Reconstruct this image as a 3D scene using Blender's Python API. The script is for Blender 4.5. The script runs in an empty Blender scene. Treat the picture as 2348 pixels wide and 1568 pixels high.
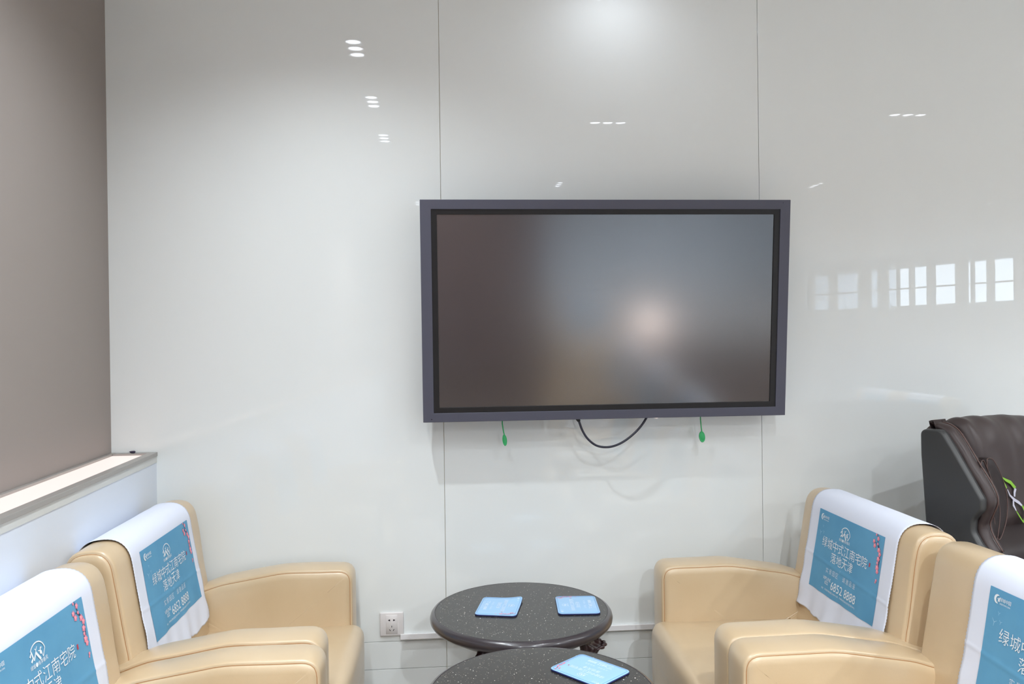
import bpy, bmesh, math, random
from math import sin, cos, pi, radians, sqrt, atan2
from mathutils import Vector, Matrix
import mathutils.noise as mnoise

random.seed(4)
scene = bpy.context.scene
COL = scene.collection

# ------------------------------------------------------------------ camera
yaw, pitch, roll = radians(4.5), radians(-0.25), radians(0.73)
fw = Vector((sin(yaw)*cos(pitch), cos(yaw)*cos(pitch), sin(pitch)))
rt = Vector((cos(yaw), -sin(yaw), 0.0))
up = rt.cross(fw)
rt2 = rt*cos(roll) - up*sin(roll)
up2 = up*cos(roll) + rt*sin(roll)
cd = bpy.data.cameras.new('camera')
cd.sensor_width = 36.0
cd.lens = 36.0*1830.0/2348.0
cd.clip_start = 0.05
cam = bpy.data.objects.new('camera', cd)
COL.objects.link(cam)
cam.matrix_world = Matrix(((rt2.x, up2.x, -fw.x, 0), (rt2.y, up2.y, -fw.y, 0), (rt2.z, up2.z, -fw.z, 1.4), (0, 0, 0, 1)))
scene.camera = cam

# ------------------------------------------------------------------ world, exposure
w = bpy.data.worlds.new('daylight')
scene.world = w
w.use_nodes = True
bg = w.node_tree.nodes['Background']
bg.inputs[0].default_value = (0.72, 0.86, 1.0, 1)
bg.inputs[1].default_value = 7.5
scene.view_settings.view_transform = 'Standard'
scene.view_settings.look = 'None'
scene.view_settings.gamma = 1.0
scene.view_settings.exposure = 0.50
scene.view_settings.use_curve_mapping = False
scene.cycles.max_bounces = 10
scene.cycles.diffuse_bounces = 6
scene.cycles.glossy_bounces = 5
scene.cycles.sample_clamp_indirect = 6.0
scene.cycles.use_denoising = True
scene.cycles.blur_glossy = 0.5

SPOT_W = 62.0            # power of each ceiling fixture
LIGHT_COL = (0.87, 0.945, 1.0)
CEIL = 2.8
WALL_Y = 2.97

# ------------------------------------------------------------------ materials
def lin(c):
    return tuple(((x/255.0)/12.92 if x/255.0 <= 0.04045 else (((x/255.0)+0.055)/1.055)**2.4) for x in c) + (1.0,)

def mat(name, rgb, rough=0.5, spec=0.5, metal=0.0, coat=0.0, coat_r=0.03, emit=None, es=0.0, bump=None, ior=None, vary=None, sheen=0.0):
    m = bpy.data.materials.new(name)
    m.use_nodes = True
    nt = m.node_tree
    b = nt.nodes['Principled BSDF']
    b.inputs['Base Color'].default_value = lin(rgb)
    b.inputs['Roughness'].default_value = rough
    b.inputs['Specular IOR Level'].default_value = spec
    b.inputs['Metallic'].default_value = metal
    b.inputs['Coat Weight'].default_value = coat
    b.inputs['Coat Roughness'].default_value = coat_r
    if ior: b.inputs['IOR'].default_value = ior
    if sheen: b.inputs['Sheen Weight'].default_value = sheen
    if emit:
        b.inputs['Emission Color'].default_value = lin(emit)
        b.inputs['Emission Strength'].default_value = es
    tc = nt.nodes.new('ShaderNodeTexCoord')
    if vary:                       # (second colour, noise scale)
        n = nt.nodes.new('ShaderNodeTexNoise'); n.inputs['Scale'].default_value = vary[1]; n.inputs['Detail'].default_value = 4
        r = nt.nodes.new('ShaderNodeMix'); r.data_type = 'RGBA'
        r.inputs[6].default_value = lin(rgb); r.inputs[7].default_value = lin(vary[0])
        mr = nt.nodes.new('ShaderNodeMapRange'); mr.inputs[1].default_value = 0.35; mr.inputs[2].default_value = 0.65
        nt.links.new(tc.outputs['Object'], n.inputs['Vector'])
        nt.links.new(n.outputs['Fac'], mr.inputs[0]); nt.links.new(mr.outputs[0], r.inputs[0])
        nt.links.new(r.outputs[2], b.inputs['Base Color'])
    if bump:                       # list of (scale, strength, distance, kind)
        prev = None
        for sc_, st, dist, kind in bump:
            if kind == 'noise':
                t = nt.nodes.new('ShaderNodeTexNoise'); t.inputs['Detail'].default_value = 3; out = t.outputs['Fac']
            else:
                t = nt.nodes.new('ShaderNodeTexVoronoi'); out = t.outputs['Distance']
            t.inputs['Scale'].default_value = sc_
            nt.links.new(tc.outputs['Object'], t.inputs['Vector'])
            bp = nt.nodes.new('ShaderNodeBump'); bp.inputs['Strength'].default_value = st; bp.inputs['Distance'].default_value = dist
            nt.links.new(out, bp.inputs['Height'])
            if prev: nt.links.new(prev.outputs[0], bp.inputs['Normal'])
            prev = bp
        nt.links.new(prev.outputs[0], b.inputs['Normal'])
    return m

M = {}
M['glass_panel'] = mat('back_painted_glass', (227, 230, 229), 0.6, 0.0, coat=1.0, coat_r=0.012)
M['backing'] = mat('backing_board', (226, 216, 192), 0.9, 0.1)
M['taupe'] = mat('taupe_wallcovering', (151, 142, 137), 0.85, 0.2, bump=[(900, 0.25, 0.001, 'noise'), (60, 0.1, 0.001, 'noise')])
M['low_wall'] = mat('white_laminate', (216, 222, 232), 0.45, 0.4)
M['tape'] = mat('pale_grey_edging', (206, 207, 204), 0.5, 0.4)
M['rail'] = mat('brushed_grey_metal', (168, 164, 160), 0.38, 0.5, metal=0.45)
M['diffuser'] = mat('lit_pink_white_diffuser', (112, 102, 100), 0.5, 0.3, emit=(255, 236, 230), es=0.66)
M['leather'] = mat('cream_leather', (201, 177, 143), 0.40, 0.5, coat=0.9, coat_r=0.33, bump=[(420, 0.10, 0.0006, 'voronoi'), (14, 0.18, 0.004, 'noise')], vary=((195, 170, 135), 5))
M['seam'] = mat('brown_stitching', (172, 128, 88), 0.6, 0.3)
M['darkbase'] = mat('dark_plinth', (50, 42, 36), 0.6, 0.3)
M['cloth'] = mat('white_paper_cloth', (216, 220, 233), 0.9, 0.15, bump=[(700, 0.12, 0.0005, 'noise')])
M['print'] = mat('printed_blue', (92, 150, 186), 0.8, 0.2, vary=((98, 156, 191), 9))
M['printw'] = mat('printed_white', (226, 232, 236), 0.8, 0.2)
M['printpale'] = mat('printed_pale_blue', (150, 192, 214), 0.8, 0.2)
M['pink'] = mat('printed_pink', (228, 134, 154), 0.8, 0.2)
M['pinkl'] = mat('printed_light_pink', (240, 168, 178), 0.8, 0.2)
M['branch'] = mat('printed_dark_branch', (70, 70, 96), 0.8, 0.2)
M['seal'] = mat('printed_red', (176, 70, 84), 0.8, 0.2)
M['coaster'] = mat('coaster_blue', (150, 192, 228), 0.4, 0.5, coat=0.3, coat_r=0.2)
M['coaster_edge'] = mat('coaster_navy_rubber', (36, 44, 96), 0.5, 0.4)
M['coaster_line'] = mat('coaster_border', (84, 132, 190), 0.4, 0.4)
M['coasterw'] = mat('coaster_white_print', (226, 236, 246), 0.4, 0.4)
M['tvframe'] = mat('blue_grey_bezel', (76, 76, 90), 0.5, 0.5, bump=[(1500, 0.1, 0.0003, 'noise')])
M['tvinner'] = mat('black_inner_bezel', (24, 22, 24), 0.45, 0.4)
M['screen'] = mat('antiglare_screen', (50, 48, 52), 0.17, 0.5, ior=2.4)
M['black'] = mat('black_plastic', (22, 22, 26), 0.45, 0.5)
M['cordm'] = mat('dark_cable', (34, 34, 50), 0.4, 0.5)
M['green'] = mat('green_plastic', (46, 164, 96), 0.45, 0.5)
M['socket'] = mat('white_socket_plastic', (222, 217, 216), 0.35, 0.5)
M['hole'] = mat('socket_hole', (40, 36, 44), 0.8, 0.1)
M['trunk'] = mat('white_trunking', (232, 230, 231), 0.4, 0.5)
M['rim'] = mat('dark_wood_rim', (52, 46, 50), 0.28, 0.5, coat=0.5, coat_r=0.12, bump=[(300, 0.08, 0.0006, 'noise')])
M['carved'] = mat('dark_red_brown_wood', (56, 34, 36), 0.35, 0.5, coat=0.4, coat_r=0.2)
M['shell'] = mat('charcoal_vinyl_shell', (54, 54, 54), 0.42, 0.5, bump=[(500, 0.1, 0.0005, 'voronoi')])
M['brown'] = mat('dark_brown_leather', (56, 44, 43), 0.45, 0.45, bump=[(450, 0.1, 0.0005, 'voronoi')])
M['brown2'] = mat('deep_brown_leather', (36, 25, 25), 0.5, 0.4)
M['brownpipe'] = mat('brown_piping', (96, 72, 66), 0.4, 0.4)
M['embg'] = mat('green_embroidery', (128, 176, 62), 0.7, 0.2)
M['embw'] = mat('grey_white_embroidery', (188, 186, 200), 0.7, 0.2)
M['ceil'] = mat('white_ceiling', (242, 242, 241), 0.9, 0.1)
M['floor'] = mat('grey_brown_tile', (160, 152, 144), 0.25, 0.5)
M['plain'] = mat('pale_blue_grey_wall', (208, 216, 226), 0.8, 0.2)
M['darkwood'] = mat('dark_brown_veneer', (104, 84, 78), 0.5, 0.4)
M['curtain'] = mat('pale_string_curtain', (214, 216, 216), 0.9, 0.1)
M['fixture'] = mat('fixture_white', (236, 236, 236), 0.5, 0.3)
M['reflector'] = mat('fixture_reflector', (200, 200, 200), 0.35, 0.5, metal=0.6)
M['bulb'] = mat('lit_lamp', (255, 255, 255), 0.4, 0.3, emit=(236, 243, 255), es=13.0)
M['globe'] = mat('lit_white_globe', (250, 240, 235), 0.5, 0.3, emit=(255, 232, 222), es=9.0)
M['rug'] = mat('added_brown_rug', (70, 56, 46), 0.95, 0.1, bump=[(300, 0.5, 0.002, 'noise')])
M['scrap'] = mat('dark_scrap', (46, 38, 60), 0.6, 0.3)

def stone():
    m = mat('speckled_black_stone', (66, 64, 62), 0.16, 0.5)
    nt = m.node_tree; b = nt.nodes['Principled BSDF']; tc = nt.nodes.new('ShaderNodeTexCoord')
    col = None
    base = nt.nodes.new('ShaderNodeTexNoise'); base.inputs['Scale'].default_value = 380; base.inputs['Detail'].default_value = 3
    rmp = nt.nodes.new('ShaderNodeMix'); rmp.data_type = 'RGBA'
    rmp.inputs[6].default_value = lin((38, 36, 35)); rmp.inputs[7].default_value = lin((64, 61, 58))
    nt.links.new(tc.outputs['Object'], base.inputs['Vector']); nt.links.new(base.outputs['Fac'], rmp.inputs[0])
    col = rmp.outputs[2]
    for sc_, thr, sel, c in ((150, 0.17, 0.88, (230, 226, 216)), (60, 0.10, 0.84, (245, 240, 232)), (260, 0.24, 0.82, (150, 140, 128))):
        v = nt.nodes.new('ShaderNodeTexVoronoi'); v.inputs['Scale'].default_value = sc_
        nt.links.new(tc.outputs['Object'], v.inputs['Vector'])
        lt = nt.nodes.new('ShaderNodeMath'); lt.operation = 'LESS_THAN'; lt.inputs[1].default_value = thr
        nt.links.new(v.outputs['Distance'], lt.inputs[0])
        sp = nt.nodes.new('ShaderNodeSeparateColor'); nt.links.new(v.outputs['Color'], sp.inputs[0])
        gt = nt.nodes.new('ShaderNodeMath'); gt.operation = 'GREATER_THAN'; gt.inputs[1].default_value = sel
        nt.links.new(sp.outputs[0], gt.inputs[0])
        mu = nt.nodes.new('ShaderNodeMath'); mu.operation = 'MULTIPLY'
        nt.links.new(lt.outputs[0], mu.inputs[0]); nt.links.new(gt.outputs[0], mu.inputs[1])
        mx = nt.nodes.new('ShaderNodeMix'); mx.data_type = 'RGBA'
        nt.links.new(mu.outputs[0], mx.inputs[0]); nt.links.new(col, mx.inputs[6]); mx.inputs[7].default_value = lin(c)
        col = mx.outputs[2]
    nt.links.new(col, b.inputs['Base Color'])
    return m
M['stone'] = stone()

# ------------------------------------------------------------------ helpers
def link(name, me, m=None, parent=None, loc=None, rot=None, smooth=True):
    o = bpy.data.objects.new(name, me)
    COL.objects.link(o)
    if m is not None and me is not None:
        me.materials.clear(); me.materials.append(m)
    if me is not None and smooth:
        me.polygons.foreach_set('use_smooth', [True]*len(me.polygons))
    if parent is not None: o.parent = parent
    if loc is not None: o.location = loc
    if rot is not None: o.rotation_euler = rot
    return o

def mesh(verts, faces):
    me = bpy.data.meshes.new('mesh')
    me.from_pydata([tuple(v) for v in verts], [], faces)
    me.update()
    bm = bmesh.new(); bm.from_mesh(me)
    bmesh.ops.remove_doubles(bm, verts=bm.verts, dist=1e-6)
    bmesh.ops.recalc_face_normals(bm, faces=bm.faces)
    bm.to_mesh(me); bm.free()
    return me

def thing(name, label, cat, loc=(0, 0, 0), rz=0.0, group=None):
    o = bpy.data.objects.new(name, None); COL.objects.link(o)
    o.empty_display_size = 0.1
    o.location = loc; o.rotation_euler = (0, 0, rz)
    o['label'] = label; o['category'] = cat
    if group: o['group'] = group
    return o

def tag(o, label, cat, group=None):
    o['label'] = label; o['category'] = cat
    if group: o['group'] = group
    return o

def boxm(boxes, bevel=0.0, seg=2):
    """boxes: list of (x0,x1,y0,y1,z0,z1)"""
    bm = bmesh.new()
    for x0, x1, y0, y1, z0, z1 in boxes:
        r = bmesh.ops.create_cube(bm, size=1.0)
        for v in r['verts']:
            v.co = Vector(((x0+x1)/2 + v.co.x*(x1-x0), (y0+y1)/2 + v.co.y*(y1-y0), (z0+z1)/2 + v.co.z*(z1-z0)))
    if bevel:
        bmesh.ops.bevel(bm, geom=bm.edges[:], offset=bevel, segments=seg, affect='EDGES', profile=0.5)
    me = bpy.data.meshes.new('box'); bm.to_mesh(me); bm.free()
    return me

def prismm(poly, z0, z1, bevel=0.0):
    """horizontal polygon (x,y) extruded in z"""
    n = len(poly)
    vs = [(p[0], p[1], z0) for p in poly] + [(p[0], p[1], z1) for p in poly]
    fs = [tuple(range(n)), tuple(range(2*n-1, n-1, -1))] + [(i, (i+1) % n, n+(i+1) % n, n+i) for i in range(n)]
    me = mesh(vs, fs)
    if bevel:
        bm = bmesh.new(); bm.from_mesh(me)
        bmesh.ops.bevel(bm, geom=[e for e in bm.edges if e.calc_face_angle(0) > 0.5], offset=bevel, segments=2, affect='EDGES', profile=0.5)
        bm.to_mesh(me); bm.free()
    return me

def tubem(pts, r, n=8, closed=False):
    pts = [Vector(p) for p in pts]; N = len(pts); vs = []; fs = []
    prev = None
    for i, p in enumerate(pts):
        if closed: t = pts[(i+1) % N]-pts[i-1]
        else: t = pts[min(i+1, N-1)]-pts[max(i-1, 0)]
        t.normalize()
        if prev is None:
            a = Vector((0, 0, 1)) if abs(t.z) < 0.9 else Vector((1, 0, 0))
            nrm = t.cross(a).normalized()
        else:
            nrm = (prev - t*prev.dot(t)).normalized()
        prev = nrm; bn = t.cross(nrm)
        rr = r[i] if isinstance(r, (list, tuple)) else r
        for k in range(n):
            a = 2*pi*k/n
            vs.append(p + nrm*cos(a)*rr + bn*sin(a)*rr)
    for i in range(N if closed else N-1):
        j = (i+1) % N
        for k in range(n):
            fs.append((i*n+k, i*n+(k+1) % n, j*n+(k+1) % n, j*n+k))
    if not closed:
        fs.append(tuple(range(n))); fs.append(tuple((N-1)*n+k for k in range(n)))
    return mesh(vs, fs)

def lathem(prof, n=96):
    vs = []; fs = []
    for r, z in prof:
        for k in range(n):
            a = 2*pi*k/n; vs.append((r*cos(a), r*sin(a), z))
    for i in range(len(prof)-1):
        for k in range(n):
            fs.append((i*n+k, i*n+(k+1) % n, (i+1)*n+(k+1) % n, (i+1)*n+k))
    return mesh(vs, fs)

def catmull(pts, sub=8, closed=False):
    out = []; N = len(pts)
    P = [Vector(p) for p in pts]
    rng = range(N if closed else N-1)
    for i in rng:
        p0 = P[(i-1) % N] if closed or i > 0 else P[0]*2-P[1]
        p1 = P[i]; p2 = P[(i+1) % N]
        p3 = P[(i+2) % N] if closed or i+2 < N else P[-1]*2-P[-2]
        for k in range(sub):
            t = k/sub
            out.append(0.5*((2*p1)+(-p0+p2)*t+(2*p0-5*p1+4*p2-p3)*t*t+(-p0+3*p1-3*p2+p3)*t*t*t))
    if not closed: out.append(P[-1].copy())
    return out

def round_poly(pts, radii, seg=8):
    """closed 2-D polygon with rounded corners -> dense point list"""
    out = []; N = len(pts)
    for i in range(N):
        p = Vector(pts[i]); a = Vector(pts[i-1]); b = Vector(pts[(i+1) % N]); r = radii[i]
        da = (a-p); db = (b-p); la, lb = da.length, db.length; da /= la; db /= lb
        ang = da.angle(db)
        d = min(r/math.tan(ang/2), la*0.48, lb*0.48)
        p1 = p+da*d; p2 = p+db*d
        for k in range(seg+1):
            t = k/seg
            out.append(p1*(1-t)**2 + p*2*t*(1-t) + p2*t*t)
    return out

def resample(pts, step, closed=True):
    P = [Vector(p) for p in pts]
    if closed: P = P+[P[0]]
    L = [0]
    for i in range(len(P)-1): L.append(L[-1]+(P[i+1]-P[i]).length)
    n = max(3, int(round(L[-1]/step))); out = []; j = 0
    for k in range(n if closed else n+1):
        s = L[-1]*k/n
        while j < len(L)-2 and L[j+1] < s: j += 1
        d = L[j+1]-L[j]
        out.append(P[j].lerp(P[j+1], (s-L[j])/d if d > 1e-9 else 0))
    return out

def normals2(P):
    """outward normals of a closed 2-D outline"""
    N = len(P); area = sum(P[i-1].x*P[i].y-P[i].x*P[i-1].y for i in range(N))
    s = 1 if area > 0 else -1; out = []
    for i in range(N):
        t = P[(i+1) % N]-P[i-1]; n = Vector((t.y, -t.x))*s
        out.append(n.normalized() if n.length > 1e-9 else Vector((0, 0)))
    return out

def pad(outline, y0, y1, edge=0.010, puff=0.008, crown=0.003, step=0.012, centre=None, warp=None, flat=False):
    """upholstered slab: closed (x,z) outline swept from y0 to y1, rounded edges, a seam groove, puffed side panels.
    returns mesh, and the two seam loops"""
    P = resample(outline, step); Nn = normals2(P); N = len(P)
    c = Vector(centre) if centre else sum(P, Vector((0, 0)))/N
    lev = []   # (inset, dy from face, lerp to centre)
    side = [(0.045, -puff, 0.85), (0.045, -puff, 0.5), (0.042, -puff*0.9, 0.15), (0.030, -puff*0.75, 0), (0.016, -puff*0.35, 0), (0.009+0.002, 0.0012, 0), (edge*0.75, edge*0.32, 0),
            (edge*0.42, edge*0.22, 0), (edge*0.12, edge*0.55, 0), (0.0, edge, 0)]
    if flat: side = [(0.008, -0.0004, 0), (0.005, 0.0004, 0), (0.002, 0.003, 0), (0.0005, 0.007, 0), (0.0, edge, 0)]
    for ins, dy, le in side: lev.append((ins, y0+dy, le))
    w_ = y1-y0
    for k in range(1, 8):
        t = k/8
        lev.append((-crown*sin(pi*t), y0+edge+(w_-2*edge)*t, 0))
    for ins, dy, le in reversed(side): lev.append((ins, y1-dy, le))
    vs = []; fs = []; loops = []
    for ins, y, le in lev:
        ring = []
        for p, n in zip(P, Nn):
            q = (p-n*ins).lerp(c, le)
            v = Vector((q.x, y, q.y))
            if warp: v = warp(v)
            ring.append(v)
        vs += ring
        loops.append(ring)
    for i in range(len(lev)-1):
        for k in range(N):
            fs.append((i*N+k, i*N+(k+1) % N, (i+1)*N+(k+1) % N, (i+1)*N+k))
    if flat:
        fs.append(tuple(range(N-1, -1, -1))); fs.append(tuple((len(lev)-1)*N+k for k in range(N)))
        return mesh(vs, fs), None, None
    a = len(vs)
    cc0 = Vector((c.x, lev[0][1], c.y)); cc1 = Vector((c.x, lev[-1][1], c.y))
    vs += [warp(cc0) if warp else cc0, warp(cc1) if warp else cc1]
    M_ = (len(lev)-1)*N
    for k in range(N):
        fs.append((a, k, (k+1) % N)); fs.append((a+1, M_+k, M_+(k+1) % N))
    return mesh(vs, fs), loops[6], loops[-7]

# text ---------------------------------------------------------------
_tc = {}
def text_tris(s, thin=0.0):
    key = (s, thin)
    if key in _tc: return _tc[key]
    cu = bpy.data.curves.new('t', 'FONT'); cu.body = s; cu.size = 1.0; cu.fill_mode = 'FRONT'; cu.resolution_u = 3; cu.offset = thin
    o = bpy.data.objects.new('t', cu); COL.objects.link(o)
    dg = bpy.context.evaluated_depsgraph_get()
    me = bpy.data.meshes.new_from_object(o.evaluated_get(dg))
    vs = [v.co.copy() for v in me.vertices]; fs = [tuple(p.vertices) for p in me.polygons]
    bpy.data.objects.remove(o); bpy.data.meshes.remove(me); bpy.data.curves.remove(cu)
    if vs:
        x0 = min(v.x for v in vs); x1 = max(v.x for v in vs); y0 = min(v.y for v in vs); y1 = max(v.y for v in vs)
    else: x0 = x1 = y0 = y1 = 0
    _tc[key] = (vs, fs, x0, x1, y0, y1)
    return _tc[key]

class Print:
    """collects flat shapes in print coordinates (u right, v down) and lays them on a surface"""
    def __init__(self, fmap): self.f = fmap; self.v = []; self.fc = []
    def text(self, s, cx, cy, h, width=None, thin=0.0, shear=0.0):
        vs, fs, x0, x1, y0, y1 = text_tris(s, thin)
        if not vs: return
        sy = h/(y1-y0); sx = sy if width is None else width/(x1-x0)
        b = len(self.v)
        for v in vs: self.v.append((cx+(v.x-(x0+x1)/2)*sx, cy-(v.y-(y0+y1)/2)*sy))
        self.fc += [tuple(b+i for i in f) for f in fs]
    def glyphs(self, s, cx, cy, size, spacing, thin=0.0):
        n = len(s)
        for i, ch in enumerate(s):
            if ch == ' ': continue
            self.text(ch, cx+(i-(n-1)/2)*spacing, cy, size, size*0.96, thin)
    def ribbon(self, pts, w):
        P = [Vector(p) for p in pts]; b = len(self.v); n = len(P)
        for i, p in enumerate(P):
            t = (P[min(i+1, n-1)]-P[max(i-1, 0)]).normalized(); q = Vector((t.y, -t.x))
            ww = w[i] if isinstance(w, (list, tuple)) else w
            self.v.append(tuple(p+q*ww/2)); self.v.append(tuple(p-q*ww/2))
        for i in range(n-1): self.fc.append((b+2*i, b+2*i+1, b+2*i+3, b+2*i+2))
    def disc(self, cx, cy, r, n=10, lob=0.0):
        b = len(self.v); self.v.append((cx, cy))
        for k in range(n*2):
            a = pi*k/n; rr = r*(1-lob*(0.5-0.5*cos(5*a))); self.v.append((cx+rr*cos(a), cy+rr*sin(a)))
        for k in range(n*2): self.fc.append((b, b+1+k, b+1+(k+1) % (n*2)))
    def rect(self, x0, y0, x1, y1):
        b = len(self.v); self.v += [(x0, y0), (x1, y0), (x1, y1), (x0, y1)]; self.fc.append((b, b+1, b+2, b+3))
    def build(self, name, m, parent, off):
        me = bpy.data.meshes.new(name)
        me.from_pydata([tuple(self.f(u, v, off)) for u, v in self.v], [], self.fc); me.update()
        o = link(name, me, m, parent, smooth=False); o['kind'] = 'stuff'; return o

def layout(fmap, W, H, parent, off, white, coaster=False):
    """the advertisement printed on headrest cloths and coasters"""
    p = Print(fmap)
    p.glyphs('绿城中式江南宅院', 0.472*W, 0.375*H, 0.082*W, 0.0885*W, -0.004)
    p.glyphs('落地天津', 0.463*W, 0.523*H, 0.082*W, 0.087*W, -0.004)
    p.glyphs('实景园区 诚邀品鉴', 0.479*W, 0.70*H, 0.040*W, 0.053*W, -0.01)
    p.text('VIPLINE', 0.285*W, 0.80*H, 0.026*W, 0.125*W)
    p.text('022', 0.285*W, 0.85*H, 0.026*W)
    p.text('6852 8888', 0.55*W, 0.845*H, 0.066*W, 0.375*W)
    if coaster:
        p.glyphs('地址天津海河教育园区展示中心', 0.46*W, 0.915*H, 0.02*W, 0.03*W)
        p.glyphs('项目地址天津市团泊湖示范区', 0.46*W, 0.955*H, 0.02*W, 0.032*W)
    else:
        p.glyphs('地址 天津海河教育园区体育中心路 天津静海团泊新城示范区展示中心', 0.485*W, 0.932*H, 0.0145*W, 0.0165*W)
    # top-left corporate mark: crescent with cut leaf and small words
    cx, cy, r = 0.075*W, 0.085*H, 0.022*W
    arc = [(cx+r*cos(a), cy+r*sin(a)) for a in [radians(290-k*14) for k in range(16)]]
    p.ribbon(arc, [r*(0.12+0.62*sin(pi*k/15)) for k in range(16)])
    p.ribbon([(cx-0.1*r, cy-0.3*r), (cx+0.75*r, cy+0.45*r)], 0.3*r)
    p.ribbon([(cx+0.75*r, cy-0.6*r), (cx+0.1*r, cy+0.6*r)], 0.3*r)
    p.glyphs('绿城中国', 0.135*W, 0.078*H, 0.022*W, 0.0225*W)
    p.text('GREENTOWN CHINA', 0.135*W, 0.115*H, 0.009*W, 0.085*W)
    # fan emblem with roofs and birds
    ex, ey, er = 0.463*W, 0.195*H, 0.074*W
    arc = [(ex+er*cos(a), ey-er*sin(a)*0.86) for a in [radians(10+k*11.4) for k in range(13)]]
    p.ribbon(arc, 0.0065*W)
    p.ribbon([(ex+er*0.98, ey-er*0.15), (ex+er*0.62, ey+er*0.36)], 0.006*W)
    p.ribbon([(ex+er*0.62, ey+er*0.36), (ex+er*0.52, ey+er*0.02)], 0.004*W)
    p.ribbon([(ex-er*0.98, ey-er*0.15), (ex-er*0.72, ey-er*0.42), (ex-er*0.62, ey+er*0.02), (ex-er*0.9, ey+er*0.22)], 0.013*W)
    p.ribbon([(ex-er*0.55, ey+er*0.22), (ex-er*0.20, ey-er*0.22), (ex+er*0.28, ey+er*0.40)], [0.01*W, 0.018*W, 0.014*W])
    p.ribbon([(ex-er*0.28, ey-er*0.52), (ex-er*0.16, ey-er*0.36), (ex+er*0.06, ey-er*0.58)], [0.003*W, 0.009*W, 0.003*W])
    p.ribbon([(ex+er*0.12, ey-er*0.22), (ex+er*0.34, ey-er*0.16)], 0.005*W)
    p.ribbon([(ex+er*0.30, ey+er*0.0), (ex+er*0.46, ey-er*0.34), (ex+er*0.58, ey-er*0.30)], 0.008*W)
    p.disc(ex+er*0.42, ey-er*0.02, er*0.13)
    p.glyphs('绿城·桃李春风', 0.463*W, 0.262*H, 0.023*W, 0.0245*W)
    p.build('lettering', white, parent, off)
    q = Print(fmap)       # faint birds
    for bx, by, s in ((0.07, 0.29, 1.0), (0.12, 0.27, 0.6), (0.10, 0.20, 0.5), (0.466, 0.63, 0.5)):
        q.ribbon([((bx-0.018*s)*W, (by-0.03*s)*H), (bx*W, by*H), ((bx+0.02*s)*W, (by-0.02*s)*H)], [0.002*W, 0.006*W*s, 0.002*W])
        q.ribbon([(bx*W, by*H), ((bx-0.003)*W, (by+0.035*s)*H)], [0.005*W*s, 0.002*W])
    q.build('faint_birds', M['printpale'], parent, off)
    s_ = Print(fmap); s_.rect(0.848*W, 0.35*H, 0.864*W, 0.395*H); s_.build('red_seal', M['seal'], parent, off)
    b = Print(fmap)
    b.ribbon([(0.905*W, 0.0), (0.915*W, 0.05*H), (0.925*W, 0.10*H), (0.955*W, 0.16*H), (0.972*W, 0.26*H), (0.965*W, 0.36*H)], [0.004*W, 0.005*W, 0.007*W, 0.007*W, 0.007*W, 0.004*W])
    b.ribbon([(0.885*W, 0.09*H), (0.91*W, 0.10*H), (0.945*W, 0.15*H)], 0.004*W)
    b.build('branch', M['branch'], parent, off)
    f = Print(fmap); g = Print(fmap)
    for (bx, by, r) in ((0.89, -0.0+0.012, .010), (0.922, 0.045, .018), (0.872, 0.09, .018), (0.888, 0.135, .020), (0.925, 0.105, .012), (0.948, 0.165, .022), (0.965, 0.205, .020),
                        (0.955, 0.262, .022), (0.950, 0.31, .014), (0.955, 0.36, .024), (0.963, 0.40, .020), (0.966, 0.50, .012), (0.960, 0.525, .008)):
        f.disc(bx*W, by*H, r*W, 10, 0.35); g.disc((bx-0.003)*W, (by-0.006)*H, r*W*0.55, 10, 0.4)
    f.build('blossoms', M['pink'], parent, off+0.0002); g.build('blossom_centres', M['pinkl'], parent, off+0.0004)

# ================================================================== SETTING
def struct(name, me, m, smooth=False):
    o = link(name, me, m, smooth=smooth); o['kind'] = 'structure'; return o

def leftx(base, y): return base + 0.033*(WALL_Y-y)

XR, YB = 9.4, -10.2
# floor with tiles
fl = struct('floor', boxm([(-1.6, XR, YB, 3.2, -0.06, -0.004)]), M['backing'])
tile_me = boxm([(0.002, 0.798, 0.002, 0.798, -0.004, 0.0)])
tile_me.materials.append(M['floor'])
for i in range(13):
    for j in range(16):
        x = -1.1+i*0.8; y = 2.9-(j+1)*0.8
        t = bpy.data.objects.new('floor_tile', tile_me); COL.objects.link(t); t.location = (x, y, 0); t.parent = fl
struct('ceiling', boxm([(-1.6, XR, YB, 3.2, CEIL, CEIL+0.08)]), M['ceil'])

# back wall of back-painted glass panels on a backing
wb = struct('wall_back', boxm([(-1.6, XR, WALL_Y+0.006, WALL_Y+0.12, 0, CEIL)]), M['backing'])
g = 0.0008
xs = [-1.30, -0.024, 1.189, 2.402, 3.615, 4.828, 6.041, 7.254, 8.467, XR]
for i in range(len(xs)-1):
    for z0, z1 in ((0.287, CEIL-0.004), (0.185, 0.287), (0.0, 0.185)):
        if z1 < 0.2 and i > 8: continue
        p = link('glass_panel', boxm([(xs[i]+g, xs[i+1]-g, WALL_Y, WALL_Y+0.006, z0+g, z1-g)], 0.0006, 1), M['glass_panel'], wb, smooth=False)

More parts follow.
